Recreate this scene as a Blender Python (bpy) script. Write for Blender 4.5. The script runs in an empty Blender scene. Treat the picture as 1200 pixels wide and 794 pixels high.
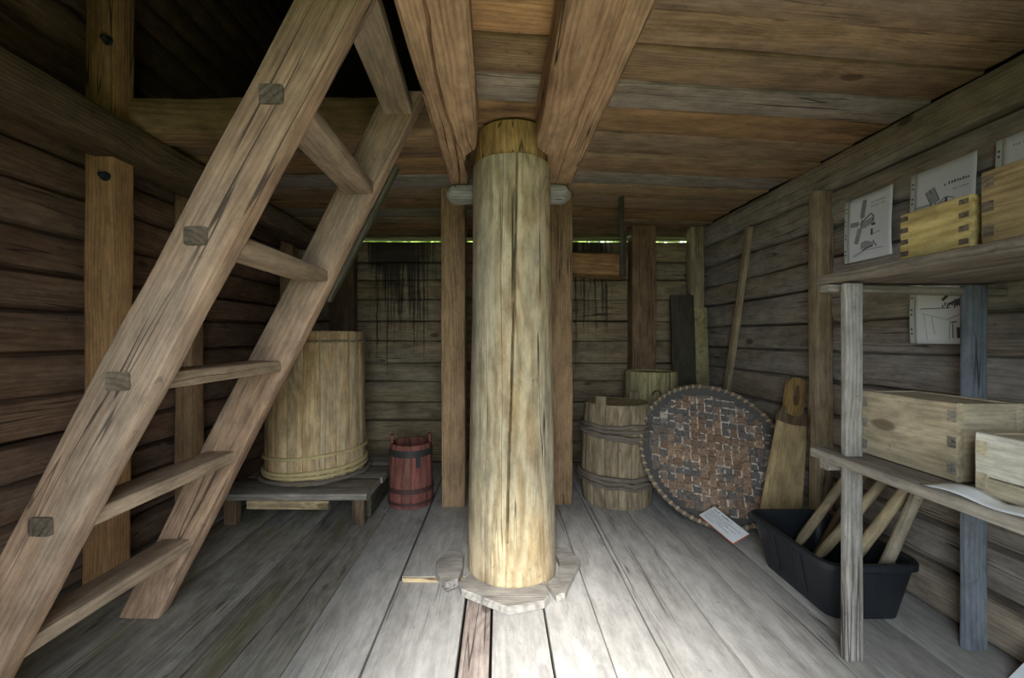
import bpy, bmesh, math, random
from mathutils import Vector, Matrix, noise as mnoise

# ------------------------------------------------------------------ camera, sky, light, exposure
scene = bpy.context.scene
COL = scene.collection
CAM_Z = 1.13
cam_d = bpy.data.cameras.new('camera')
cam_d.lens = 14.4
cam_d.sensor_width = 36.0
cam_d.shift_x = 0.0125
cam_d.clip_start = 0.02
cam = bpy.data.objects.new('camera', cam_d)
cam.location = (0, 0, CAM_Z)
cam.rotation_euler = (math.pi / 2, 0, 0)
COL.objects.link(cam)
scene.camera = cam

world = bpy.data.worlds.new('overcast_sky')
scene.world = world
world.use_nodes = True
bg = world.node_tree.nodes['Background']
bg.inputs[0].default_value = (0.80, 0.91, 1.0, 1)
bg.inputs[1].default_value = 1.3

sun_d = bpy.data.lights.new('hazy_sun', 'SUN')
sun_d.energy = 2.5
sun_d.angle = math.radians(26)
sun_d.color = (1.0, 0.97, 0.93)
sun = bpy.data.objects.new('hazy_sun', sun_d)
COL.objects.link(sun)
sun.location = (0, -4, 5)
# travels into the room through the door
sun.rotation_euler = Vector((0.10, 0.70, -0.66)).to_track_quat('-Z', 'Y').to_euler()

DOOR_X0, DOOR_X1, DOOR_Z1, FRONT_Y = -0.50, 0.52, 1.95, -0.42
por_d = bpy.data.lights.new('door_portal', 'AREA')
por_d.shape = 'RECTANGLE'
por_d.size = DOOR_X1 - DOOR_X0
por_d.size_y = DOOR_Z1
por_d.cycles.is_portal = True
por = bpy.data.objects.new('door_portal', por_d)
por.location = ((DOOR_X0 + DOOR_X1) / 2, FRONT_Y - 0.16, DOOR_Z1 / 2)
por.rotation_euler = (math.pi / 2, 0, 0)       # -Z of the light looks along +Y
COL.objects.link(por)

vs = scene.view_settings
vs.view_transform = 'Standard'
vs.look = 'None'
vs.exposure = 3.15
vs.gamma = 1.0
vs.use_curve_mapping = False

# ------------------------------------------------------------------ helpers
W = {}                                   # world matrix of every object made here
RND = random.Random(7)


def tag(o, label=None, cat=None, group=None, kind=None):
    if label: o['label'] = label
    if cat: o['category'] = cat
    if group: o['group'] = group
    if kind: o['kind'] = kind
    return o


def put(o, M, parent=None):
    W[o] = M.copy()
    o.matrix_basis = M
    if parent is not None:
        o.parent = parent
        o.matrix_parent_inverse = W[parent].inverted()
    return o


def new_obj(name, me, mat, parent=None, M=None):
    o = bpy.data.objects.new(name, me)
    COL.objects.link(o)
    if mat is not None and me is not None and not me.materials:
        me.materials.append(mat)
    put(o, M if M is not None else Matrix.Identity(4), parent)
    return o


def empty(name, loc):
    o = bpy.data.objects.new(name, None)
    o.empty_display_size = 0.1
    COL.objects.link(o)
    put(o, Matrix.Translation(Vector(loc)))
    return o


def pydata(name, v, f, smooth=True, sharp=38):
    me = bpy.data.meshes.new(name)
    me.from_pydata(v, [], f)
    me.update()
    if smooth:
        me.polygons.foreach_set('use_smooth', [True] * len(me.polygons))
        me.set_sharp_from_angle(angle=math.radians(sharp))
    return me


def n3(x, y, z):
    return mnoise.noise(Vector((x, y, z)))


def section(w, h, r, k=3, m=2):
    """rounded rectangle outline (y, z), counter-clockwise seen from +x"""
    r = min(r, w * .49, h * .49)
    cs = [(w/2-r, h/2-r, 0), (-w/2+r, h/2-r, 90), (-w/2+r, -h/2+r, 180), (w/2-r, -h/2+r, 270)]
    pts = []
    for ci, (cy, cz, a0) in enumerate(cs):
        arc = [(cy + r*math.cos(math.radians(a0 + 90*i/(k-1))), cz + r*math.sin(math.radians(a0 + 90*i/(k-1)))) for i in range(k)]
        pts += arc
        ny, nz, na = cs[(ci+1) % 4]
        b = (ny + r*math.cos(math.radians(na)), nz + r*math.sin(math.radians(na)))
        a = arc[-1]
        for j in range(1, m+1):
            t = j/(m+1)
            pts.append((a[0]+(b[0]-a[0])*t, a[1]+(b[1]-a[1])*t))
    return pts


def timber_mesh(name, L, w, h, r=.012, jit=.004, seg=None, seed=0, skew=(0, 0), taper=(1, 1), bow=0.0, wane=0.0, er=0.0):
    """squared or rounded timber along local +x from 0 to L; hewn unevenness as real geometry"""
    sec = section(w, h, r)
    n = len(sec)
    seg = seg or max(3, min(40, int(L / .10)))
    s = seed * 13.37
    v, f = [], []
    for i in range(seg+1):
        t = i/seg
        x = L*t
        k = taper[0]+(taper[1]-taper[0])*t
        if er:
            e_ = min(x, L-x)/er
            if e_ < 1: k *= max(.35, math.sqrt(max(0, 1-(1-e_)**2)))
        by = bow*math.sin(math.pi*t)
        for (y, z) in sec:
            ln = math.hypot(y, z) or 1
            d = jit*(n3(x*1.7+s, y*6+s, z*6-s)*1.0 + .6*n3(x*5.1-s, y*14, z*14+s))
            d += wane*n3(x*.9+s, y*3, z*3+s*.5)
            yy = y*k + d*y/ln
            zz = z*k + d*z/ln
            xs = x + (skew[0]*(1-t)+skew[1]*t)*zz
            if i in (0, seg):
                xs += jit*.8*n3(y*30+s, z*30, i)
            v.append((xs, yy+by, zz))
    for i in range(seg):
        for j in range(n):
            a, b = i*n+j, i*n+(j+1) % n
            f.append((a, a+n, b+n, b))
    f.append(tuple(range(n)))
    f.append(tuple(reversed(range(seg*n, seg*n+n))))
    f = [tuple(reversed(q)) for q in f]
    return pydata(name, v, f)


def frame(p0, p1, up):
    x = (Vector(p1)-Vector(p0)).normalized()
    u = Vector(up)
    y = u.cross(x)
    if y.length < 1e-5:
        y = Vector((0, 1, 0)).cross(x)
    y.normalize()
    z = x.cross(y).normalized()
    M = Matrix((x, y, z)).transposed().to_4x4()
    M.translation = Vector(p0)
    return M


SEED = [0]


def timber(name, p0, p1, w, h, mat, parent=None, up=(0, 0, 1), **kw):
    SEED[0] += 1
    kw.setdefault('seed', SEED[0])
    L = (Vector(p1)-Vector(p0)).length
    me = timber_mesh(name, L, w, h, **kw)
    return new_obj(name, me, mat, parent, frame(p0, p1, up))


def box(name, x0, x1, y0, y1, z0, z1, mat, parent=None):
    v = [(x, y, z) for x in (x0, x1) for y in (y0, y1) for z in (z0, z1)]
    f = [(0, 1, 3, 2), (4, 6, 7, 5), (0, 4, 5, 1), (2, 3, 7, 6), (0, 2, 6, 4), (1, 5, 7, 3)]
    return new_obj(name, pydata(name, v, f, smooth=False), mat, parent)


def tube_mesh(name, pts, rad, k=8, closed=False, cap=True, jit=0.0, flat=1.0, up=Vector((0, 0, 1))):
    n = len(pts)
    P = [Vector(p) for p in pts]
    v, f = [], []
    for i in range(n):
        if closed:
            t = P[(i+1) % n]-P[i-1]
        else:
            t = P[min(i+1, n-1)]-P[max(i-1, 0)]
        t.normalize()
        a = up.cross(t)
        if a.length < 1e-4:
            a = Vector((1, 0, 0)).cross(t)
        a.normalize()
        b = t.cross(a)
        r = rad[i] if isinstance(rad, (list, tuple)) else rad
        for j in range(k):
            q = 2*math.pi*j/k
            rr = r*(1+jit*n3(i*.7, j*1.3, r*90))
            v.append(P[i]+a*math.cos(q)*rr*flat+b*math.sin(q)*rr)
    m = n if closed else n-1
    for i in range(m):
        for j in range(k):
            a0, b0 = i*k+j, i*k+(j+1) % k
            a1, b1 = ((i+1) % n)*k+j, ((i+1) % n)*k+(j+1) % k
            f.append((a0, b0, b1, a1))
    if cap and not closed:
        f.append(tuple(reversed(range(k))))
        f.append(tuple(range((n-1)*k, n*k)))
    return pydata(name, [tuple(q) for q in v], f, sharp=50)


def lathe_mesh(name, prof, k=32, jit=0.0, cap=True, seed=0, sharp=38):
    """profile of (r, z) turned about z"""
    v, f = [], []
    for i, (r, z) in enumerate(prof):
        for j in range(k):
            q = 2*math.pi*j/k
            rr = r+jit*n3(math.cos(q)*2+seed, math.sin(q)*2, z*3)
            v.append((rr*math.cos(q), rr*math.sin(q), z))
    for i in range(len(prof)-1):
        for j in range(k):
            f.append((i*k+j, i*k+(j+1) % k, (i+1)*k+(j+1) % k, (i+1)*k+j))
    if cap:
        f.append(tuple(reversed(range(k))))
        f.append(tuple(range((len(prof)-1)*k, len(prof)*k)))
    return pydata(name, v, f, sharp=sharp)


def prism_mesh(name, poly, z0, z1, bev=.004):
    """flat polygon (x, y) made solid between z0 and z1 with an eased top edge"""
    n = len(poly)
    c = Vector((sum(p[0] for p in poly)/n, sum(p[1] for p in poly)/n))
    def ins(p, d):
        q = Vector(p)-c
        return c+q*(1-d/max(q.length, .01))
    v = [(p[0], p[1], z0) for p in poly]+[(p[0], p[1], z1-bev) for p in poly]
    v += [(*ins(p, bev), z1) for p in poly]
    f = [tuple(reversed(range(n))), tuple(range(2*n, 3*n))]
    for k in (0, 1):
        for j in range(n):
            f.append((k*n+j, k*n+(j+1) % n, (k+1)*n+(j+1) % n, (k+1)*n+j))
    return pydata(name, v, f, sharp=30)


# ------------------------------------------------------------------ procedural materials
def N(nt, kind, **kw):
    n = nt.nodes.new(kind)
    for k, val in kw.items():
        setattr(n, k, val)
    return n


def math_n(nt, op, a, b=None, c=None, clamp=False):
    n = N(nt, 'ShaderNodeMath', operation=op, use_clamp=clamp)
    for i, val in enumerate((a, b, c)):
        if val is None: continue
        if isinstance(val, (int, float)):
            n.inputs[i].default_value = val
        else:
            nt.links.new(val, n.inputs[i])
    return n.outputs[0]


def mapr(nt, val, a, b, c=0.0, d=1.0):
    n = N(nt, 'ShaderNodeMapRange', interpolation_type='SMOOTHSTEP')
    nt.links.new(val, n.inputs[0])
    for i, q in enumerate((a, b, c, d)):
        n.inputs[i+1].default_value = q
    return n.outputs[0]


def mixc(nt, fac, a, b, mode='MIX'):
    n = N(nt, 'ShaderNodeMix', data_type='RGBA', blend_type=mode)
    if isinstance(fac, (int, float)): n.inputs[0].default_value = fac
    else: nt.links.new(fac, n.inputs[0])
    for i, q in ((6, a), (7, b)):
        if isinstance(q, (tuple, list)): n.inputs[i].default_value = (*q[:3], 1)
        else: nt.links.new(q, n.inputs[i])
    return n.outputs[2]


def noise_n(nt, vec, scale, sc=(1, 1, 1), detail=3, rough=.55, dist=0.0):
    m = N(nt, 'ShaderNodeMapping')
    m.inputs['Scale'].default_value = sc
    nt.links.new(vec, m.inputs[0])
    n = N(nt, 'ShaderNodeTexNoise')
    n.inputs['Scale'].default_value = scale
    n.inputs['Detail'].default_value = detail
    n.inputs['Roughness'].default_value = rough
    n.inputs['Distortion'].default_value = dist
    nt.links.new(m.outputs[0], n.inputs[0])
    return n.outputs[0]


def new_mat(name, rough=.8, spec=.3):
    m = bpy.data.materials.new(name)
    m.use_nodes = True
    b = m.node_tree.nodes['Principled BSDF']
    b.inputs['Roughness'].default_value = rough
    b.inputs['Specular IOR Level'].default_value = spec
    return m, m.node_tree, b


def wood(name, dark, light, ring=430, ring_amt=.45, stain=(.10, .07, .05), stain_amt=.5, grey=None, grey_amt=.0,
         var=.35, rough=.78, bump=.35, crack=.8, knots=.8, moss=None, tar=False, axis='X', spec=.25, fibre_amt=.38, grime=.8):
    """timber whose grain runs along the object's own axis: rings about a pith, fibres, knots, checks, stains"""
    m, nt, b = new_mat(name, rough, spec)
    L = nt.links
    tc = N(nt, 'ShaderNodeTexCoord')
    oi = N(nt, 'ShaderNodeObjectInfo')
    rnd = oi.outputs['Random']
    vec0 = tc.outputs['Object']
    if axis == 'Z':
        sp = N(nt, 'ShaderNodeSeparateXYZ'); L.new(vec0, sp.inputs[0])
        cb = N(nt, 'ShaderNodeCombineXYZ')
        L.new(sp.outputs[2], cb.inputs[0]); L.new(sp.outputs[0], cb.inputs[1]); L.new(sp.outputs[1], cb.inputs[2])
        vec0 = cb.outputs[0]
    off = N(nt, 'ShaderNodeCombineXYZ')
    L.new(math_n(nt, 'MULTIPLY', rnd, 57.0), off.inputs[0])
    L.new(math_n(nt, 'MULTIPLY_ADD', math_n(nt, 'FRACT', math_n(nt, 'MULTIPLY', rnd, 17.3)), .22, -.11), off.inputs[1])
    L.new(math_n(nt, 'MULTIPLY_ADD', math_n(nt, 'FRACT', math_n(nt, 'MULTIPLY', rnd, 41.7)), .10, .03), off.inputs[2])
    va = N(nt, 'ShaderNodeVectorMath', operation='ADD')
    L.new(vec0, va.inputs[0]); L.new(off.outputs[0], va.inputs[1])
    vec = va.outputs[0]
    # knots
    mk = N(nt, 'ShaderNodeMapping'); mk.inputs['Scale'].default_value = (2.0, 4.6, 4.6)
    L.new(vec, mk.inputs[0])
    vo = N(nt, 'ShaderNodeTexVoronoi'); vo.inputs['Scale'].default_value = 1.0
    L.new(mk.outputs[0], vo.inputs[0])
    kd = vo.outputs['Distance']
    sepc = N(nt, 'ShaderNodeSeparateColor'); L.new(vo.outputs['Color'], sepc.inputs[0])
    kon = mapr(nt, sepc.outputs[0], .45, .55)
    kfar = math_n(nt, 'MULTIPLY', mapr(nt, kd, .42, .02), kon)
    knot = math_n(nt, 'MULTIPLY', mapr(nt, kd, .115, .075), kon)
    # rings
    sp = N(nt, 'ShaderNodeSeparateXYZ'); L.new(vec, sp.inputs[0])
    warp = noise_n(nt, vec, 1.0, (1.1, 5, 5), 3)
    rad = math_n(nt, 'SQRT', math_n(nt, 'ADD', math_n(nt, 'POWER', sp.outputs[1], 2.0), math_n(nt, 'POWER', sp.outputs[2], 2.0)))
    ph = math_n(nt, 'MULTIPLY_ADD', rad, float(ring), math_n(nt, 'MULTIPLY', warp, 34.0))
    ph = math_n(nt, 'MULTIPLY_ADD', kfar, 15.0, ph)
    rg = math_n(nt, 'MULTIPLY_ADD', math_n(nt, 'SINE', ph), .5, .5)
    rg = math_n(nt, 'POWER', rg, 1.6)
    fib = noise_n(nt, vec, 1.0, (4.0, 210, 210), 3, .6)
    blot = noise_n(nt, vec, 1.0, (1.3, 6, 6), 5, .62)
    blot2 = noise_n(nt, vec, 1.0, (1.6, 5.0, 5.0), 5, .6)
    k1 = math_n(nt, 'MULTIPLY', rg, ring_amt)
    k1 = math_n(nt, 'MULTIPLY_ADD', mapr(nt, fib, .3, .72), fibre_amt, k1)
    k1 = math_n(nt, 'MULTIPLY_ADD', math_n(nt, 'SUBTRACT', blot2, .5), 1.5, k1)
    k1 = math_n(nt, 'MULTIPLY_ADD', math_n(nt, 'SUBTRACT', rnd, .5), var, k1)
    col = mixc(nt, math_n(nt, 'MULTIPLY', k1, 1.0, clamp=True), light, dark)
    if grey:
        gm = mapr(nt, noise_n(nt, vec, 1.0, (.7, 3.4, 3.4), 4), .5-.35*grey_amt, .78-.35*grey_amt)
        col = mixc(nt, math_n(nt, 'MULTIPLY', gm, min(1, grey_amt+.25)), col, mixc(nt, mapr(nt, fib, .25, .75), grey, tuple(q*.55 for q in grey)))
    col = mixc(nt, math_n(nt, 'MULTIPLY', mapr(nt, blot, .52, .74), stain_amt), col, stain)
    col = mixc(nt, math_n(nt, 'MULTIPLY', knot, knots), col, tuple(q*.38 for q in dark))
    gr = noise_n(nt, vec, 1.0, (7, 20, 20), 6, .72)
    gr2 = noise_n(nt, vec, 1.0, (22, 26, 26), 3, .6)
    gf = math_n(nt, 'MULTIPLY', mapr(nt, gr, .28, .70, 1.0-.52*grime, 1.0+.14*grime), mapr(nt, gr2, .66, .76, 1.0, 1.0-.45*grime))
    gc = N(nt, 'ShaderNodeCombineColor')
    for q in range(3): L.new(gf, gc.inputs[q])
    col = mixc(nt, 1.0, col, gc.outputs[0], 'MULTIPLY')
    # drying checks
    cn = noise_n(nt, vec, 1.0, (.45, 17, 17), 2, .5)
    cl = mapr(nt, math_n(nt, 'ABSOLUTE', math_n(nt, 'SUBTRACT', cn, .5)), .012, .003)
    cl = math_n(nt, 'MULTIPLY', cl, mapr(nt, noise_n(nt, vec, 1.0, (.8, 3, 3), 2), .47, .58))
    cl = math_n(nt, 'MULTIPLY', cl, crack)
    col = mixc(nt, cl, col, (.02, .014, .01))
    if moss:
        mm = mapr(nt, noise_n(nt, vec, 1.0, (1.2, 6, 6), 5, .65), .5, .7)
        col = mixc(nt, math_n(nt, 'MULTIPLY', mm, moss[3]), col, moss[:3])
    if tar:
        ge = N(nt, 'ShaderNodeNewGeometry')
        s2 = N(nt, 'ShaderNodeSeparateXYZ'); L.new(ge.outputs['Position'], s2.inputs[0])
        st = noise_n(nt, ge.outputs['Position'], 1.0, (55, 3, 1.1), 3, .65)
        fine = noise_n(nt, ge.outputs['Position'], 1.0, (7, 7, 9), 4, .7)
        def hump(c, w_):
            return mapr(nt, math_n(nt, 'ABSOLUTE', math_n(nt, 'SUBTRACT', s2.outputs[0], c)), w_, w_*.25)
        reg = math_n(nt, 'MAXIMUM', hump(-.92, .52), math_n(nt, 'MULTIPLY', hump(.80, .40), .82))
        hz = mapr(nt, s2.outputs[2], .30, 2.0)
        amt = math_n(nt, 'MULTIPLY', reg, math_n(nt, 'MULTIPLY_ADD', hz, .30, .05))
        amt = math_n(nt, 'MULTIPLY_ADD', math_n(nt, 'MULTIPLY', reg, mapr(nt, s2.outputs[2], 1.70, 1.92)), .13, amt)
        amt = math_n(nt, 'MULTIPLY_ADD', math_n(nt, 'SUBTRACT', fine, .5), .16, amt)
        tm = mapr(nt, math_n(nt, 'ADD', st, amt), .72, .86)
        tm = math_n(nt, 'MULTIPLY', tm, mapr(nt, reg, 0, .2))
        col = mixc(nt, math_n(nt, 'MULTIPLY', tm, .85), col, (.012, .010, .010))
    L.new(col, b.inputs['Base Color'])
    hgt = math_n(nt, 'MULTIPLY_ADD', fib, .5, math_n(nt, 'MULTIPLY', rg, -.22))
    hgt = math_n(nt, 'MULTIPLY_ADD', cl, -1.6, hgt)
    hgt = math_n(nt, 'MULTIPLY_ADD', blot, .5, hgt)
    bp = N(nt, 'ShaderNodeBump'); bp.inputs['Strength'].default_value = bump
    bp.inputs['Distance'].default_value = .006
    L.new(hgt, bp.inputs['Height']); L.new(bp.outputs[0], b.inputs['Normal'])
    return m


def plain(name, col, rough=.6, spec=.4, var=.25, scale=18, bump=.0, metal=0.0):
    m, nt, b = new_mat(name, rough, spec)
    tc = N(nt, 'ShaderNodeTexCoord')
    n = noise_n(nt, tc.outputs['Object'], scale, detail=4)
    c = mixc(nt, n, tuple(q*(1-var) for q in col), tuple(min(1, q*(1+var)) for q in col))
    nt.links.new(c, b.inputs['Base Color'])
    b.inputs['Metallic'].default_value = metal
    if bump:
        bp = N(nt, 'ShaderNodeBump'); bp.inputs['Strength'].default_value = bump; bp.inputs['Distance'].default_value = .004
        nt.links.new(n, bp.inputs['Height']); nt.links.new(bp.outputs[0], b.inputs['Normal'])
    return m


M = {}
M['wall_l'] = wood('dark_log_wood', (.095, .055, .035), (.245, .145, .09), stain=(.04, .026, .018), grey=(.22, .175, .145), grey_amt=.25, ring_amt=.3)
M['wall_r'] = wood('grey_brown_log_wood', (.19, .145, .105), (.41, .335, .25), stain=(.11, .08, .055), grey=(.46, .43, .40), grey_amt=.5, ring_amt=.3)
M['wall_b'] = wood('tarred_log_wood', (.155, .11, .062), (.36, .275, .165), stain=(.07, .05, .033), grey=(.33, .29, .23), grey_amt=.3, tar=True, ring_amt=.3)
M['ceil'] = wood('ceiling_board_wood', (.26, .155, .082), (.50, .33, .19), stain=(.12, .07, .04), stain_amt=.55, grey=(.38, .31, .25), grey_amt=.3, var=.6, crack=.6, ring_amt=.3)
M['ceil_pale'] = wood('pale_ceiling_board_wood', (.30, .225, .165), (.54, .44, .345), stain=(.15, .10, .07), stain_amt=.45, grey=(.48, .42, .37), grey_amt=.5, ring_amt=.3)
M['ceil_orange'] = wood('orange_board_wood', (.46, .24, .10), (.72, .43, .22), stain=(.30, .12, .05), stain_amt=.4, var=.1)
M['ceil_rust'] = wood('rusty_ceiling_board_wood', (.24, .13, .06), (.48, .29, .15), stain=(.06, .036, .025), stain_amt=.75, ring_amt=.3)
M['floor'] = wood('worn_grey_floor_wood', (.33, .315, .29), (.50, .485, .46), ring=300, ring_amt=.22, stain=(.25, .225, .195), stain_amt=.4, var=.22, rough=.62, bump=.2, spec=.3, crack=.55, knots=.35, fibre_amt=.3, grime=.6)
M['floor_moss'] = wood('mossy_floor_wood', (.21, .19, .155), (.38, .36, .315), ring=300, ring_amt=.22, stain=(.13, .11, .075), stain_amt=.6, var=.2, rough=.7, bump=.25, moss=(.15, .135, .045, .65), fibre_amt=.3)
M['floor_step'] = wood('rusty_floor_strip_wood', (.26, .20, .17), (.46, .39, .35), stain=(.19, .10, .065), stain_amt=.6)
M['cut'] = wood('freshly_cut_edge_wood', (.50, .36, .18), (.72, .56, .33), var=.1)
M['post'] = wood('pale_round_post_wood', (.40, .285, .145), (.64, .53, .335), ring=260, ring_amt=.7, stain=(.42, .25, .12), stain_amt=.65, grey=(.56, .52, .41), grey_amt=.35, crack=.9, var=.0, axis='Z', knots=.6, fibre_amt=.35)
M['post_top'] = wood('amber_post_collar_wood', (.34, .19, .07), (.62, .40, .17), var=.0, axis='Z')
M['beam'] = wood('rosy_beam_wood', (.30, .165, .088), (.57, .365, .22), stain=(.18, .09, .055), stain_amt=.5, crack=1.0, var=.2)
M['stair'] = wood('stair_wood', (.225, .13, .08), (.465, .305, .20), stain=(.13, .075, .042), stain_amt=.6, grey=(.38, .33, .28), grey_amt=.2, var=.2, ring_amt=.3)
M['tread'] = wood('worn_tread_wood', (.22, .15, .095), (.45, .335, .235), stain=(.13, .095, .055), stain_amt=.6, moss=(.15, .12, .055, .35), ring_amt=.3)
M['tenon'] = wood('dark_tenon_end_wood', (.075, .055, .04), (.20, .155, .11), var=.1)
M['orange_post'] = wood('orange_pine_post_wood', (.30, .155, .062), (.54, .31, .145), stain=(.16, .075, .03), stain_amt=.35, var=.2)
M['brown_post'] = wood('brown_post_wood', (.23, .135, .068), (.46, .295, .165), stain=(.10, .06, .035), stain_amt=.5, var=.2)
M['tan_post'] = wood('tan_post_wood', (.23, .175, .105), (.44, .35, .23), stain=(.13, .09, .05), stain_amt=.5, var=.2)
M['dim_post'] = wood('dim_brown_post_wood', (.15, .09, .05), (.31, .20, .115), var=.1)
M['dark_post'] = wood('dark_post_wood', (.085, .055, .035), (.21, .14, .085), var=.2)
M['dark_board'] = wood('blackened_board_wood', (.035, .032, .022), (.085, .078, .052), ring_amt=.2, stain=(.03, .03, .02))
M['grey_wood'] = wood('grey_weathered_wood', (.23, .21, .185), (.43, .405, .37), stain=(.15, .12, .09), stain_amt=.4, var=.2)
M['blue_grey'] = wood('blue_grey_shelf_wood', (.14, .155, .18), (.27, .30, .345), stain=(.10, .10, .10), stain_amt=.3, var=.1)
M['shelf'] = wood('shelf_board_wood', (.19, .165, .135), (.36, .32, .27), stain=(.10, .08, .06), stain_amt=.5, var=.2)
M['shelf_dark'] = wood('dark_shelf_board_wood', (.13, .105, .08), (.27, .225, .18), stain=(.07, .055, .04), stain_amt=.5, var=.2)
M['box_yellow'] = wood('yellow_pine_box_wood', (.34, .23, .07), (.58, .45, .19), stain=(.16, .10, .03), stain_amt=.5, ring=260, var=.1)
M['box_brown'] = wood('brown_box_wood', (.17, .115, .05), (.37, .27, .135), stain=(.06, .04, .022), stain_amt=.7, var=.1)
M['box_tan'] = wood('tan_box_wood', (.38, .295, .185), (.62, .53, .38), stain=(.28, .20, .12), stain_amt=.4, var=.1, crack=.2, ring_amt=.25)
M['box_pale'] = wood('pale_box_wood', (.50, .46, .37), (.76, .73, .64), ring=240, stain=(.35, .28, .20), stain_amt=.3, var=.1)  # pale tone for the upper board of the near box
M['barrel'] = wood('honey_barrel_wood', (.44, .26, .11), (.71, .52, .29), stain=(.38, .18, .06), stain_amt=.65, grey=(.60, .53, .40), grey_amt=.25, axis='Z', var=.3, knots=.5, crack=.35)
M['churn'] = wood('grey_barrel_wood', (.19, .14, .085), (.39, .31, .20), stain=(.11, .08, .05), axis='Z', var=.3, knots=.3, crack=.35)
M['tub'] = wood('yellow_tub_wood', (.27, .22, .10), (.47, .41, .22), stain=(.16, .12, .06), axis='Z', var=.2, knots=.2)
M['red'] = wood('red_painted_wood', (.13, .045, .035), (.29, .105, .08), ring_amt=.2, stain=(.20, .13, .10), stain_amt=.45, axis='Z', var=.3, knots=.1)
M['hoop_red'] = plain('dark_red_iron', (.075, .035, .03), .6, .35, .4, 40, .2)
M['withy'] = plain('yellow_withy', (.55, .44, .22), .7, .25, .3, 30, .3)
M['withy_dark'] = plain('dark_withy', (.17, .14, .11), .85, .2, .4, 30, .4)
M['iron'] = plain('black_iron', (.035, .032, .03), .6, .4, .4, 40, .2)
M['bolt'] = plain('bolt_steel', (.05, .055, .065), .45, .5, .2, 40, 0, .6)
M['paddle'] = wood('yellow_paddle_wood', (.42, .30, .145), (.62, .48, .265), ring_amt=.25, stain=(.36, .24, .11), stain_amt=.3, knots=.3, var=.1, crack=.3)
M['paddle_dark'] = wood('worn_handle_wood', (.22, .13, .045), (.44, .29, .12), stain=(.10, .06, .03), stain_amt=.6, var=.1)
M['paddle_stain'] = wood('stained_paddle_wood', (.10, .075, .045), (.22, .16, .10), var=.1)
M['club_grey'] = wood('grey_club_wood', (.24, .20, .145), (.43, .37, .28), ring_amt=.2, stain=(.17, .13, .09))
M['club'] = wood('club_handle_wood', (.30, .225, .13), (.52, .42, .27), ring_amt=.25, stain=(.20, .14, .08), var=.3)
M['plastic'] = plain('black_plastic', (.016, .019, .024), .42, .45, .2, 60, .05)
M['paper'] = plain('white_paper', (.86, .89, .91), .35, .5, .05, 3)
M['strip'] = plain('clear_pocket_edge', (.62, .65, .62), .35, .5, .08, 9)
M['ink'] = plain('grey_ink', (.10, .105, .115), .6, .3, .2, 60)
M['ink_soft'] = plain('soft_grey_ink', (.40, .41, .43), .6, .3, .2, 60)
M['sign_red'] = plain('orange_sign_backing', (.62, .13, .05), .5, .4, .1, 20)
M['earth'] = plain('grass_ground', (.10, .13, .045), .95, .1, .5, 3, .3)
M['leaf'] = plain('green_leaf', (.22, .32, .055), .6, .3, .4, 4)
M['bark'] = plain('tree_bark', (.12, .09, .065), .9, .2, .4, 15, .4)
M['slab'] = wood('dark_slab_wood', (.05, .035, .025), (.12, .085, .06))  # unseen walls and roof, and slabs added behind the logs against light leaks
M['soil'] = plain('dark_underfloor', (.03, .025, .02), .95, .1, .3, 5)

# ------------------------------------------------------------------ the room
XL, XR, YB, ZC = -1.97, 1.86, 3.75, 2.13      # inner faces: left, right, back wall; ceiling underside
LOFT = 4.15


def wall_logs(parent, p0f, p1f, zs, mat, th, proud=None, r=.035):
    for i in range(len(zs)-1):
        z0, z1 = zs[i], zs[i+1]
        d = (proud or {}).get(i, RND.uniform(-.008, .012))
        a, b = Vector(p0f(d)), Vector(p1f(d))
        a.z = b.z = (z0+z1)/2
        timber('log', a, b, th, z1-z0+.004, mat, parent, r=r, jit=.007, wane=.012, seg=34)


def zsplit(z0, z1, n):
    z = [z0]
    for i in range(n):
        z.append(z[-1]+(z1-z0)/n)
    for i in range(1, n):
        z[i] += RND.uniform(-.016, .016)
    return z


# right wall
wr = tag(box('wall_right', XR+.13, XR+.2, -.6, YB+.2, -.05, LOFT, M['slab']),
         'right wall of horizontal grey-brown hewn logs behind the shelves', 'wall', kind='structure')
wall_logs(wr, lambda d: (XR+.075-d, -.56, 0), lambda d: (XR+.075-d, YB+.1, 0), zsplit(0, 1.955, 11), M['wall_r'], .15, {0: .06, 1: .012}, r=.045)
# left wall runs on up past the stair opening into the loft
wl = tag(box('wall_left', XL-.2, XL-.13, -.6, YB+.2, -.05, LOFT, M['slab']),
         'left wall of dark hewn logs rising past the stair opening', 'wall', kind='structure')
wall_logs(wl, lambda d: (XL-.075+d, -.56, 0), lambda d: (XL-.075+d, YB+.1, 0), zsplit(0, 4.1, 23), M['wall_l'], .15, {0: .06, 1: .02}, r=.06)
# back wall with the gap under its plate
wb = tag(box('wall_back', XL-.13, XR+.13, YB+.13, YB+.2, -.05, 2.0, M['slab']),
         'back wall of horizontal logs streaked with black tar', 'wall', kind='structure')
wall_logs(wb, lambda d: (XL-.02, YB+.075-d, 0), lambda d: (XR+.02, YB+.075-d, 0), zsplit(0, 2.025, 11), M['wall_b'], .15)
timber('log', (XL-.02, YB+.06, 2.135), (XR+.02, YB+.06, 2.135), .17, .135, M['dark_post'], wb, r=.03, jit=.008)
box('loft_slab', XL-.13, XR+.13, YB+.13, YB+.2, 2.07, LOFT, M['slab'], wb)
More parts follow.
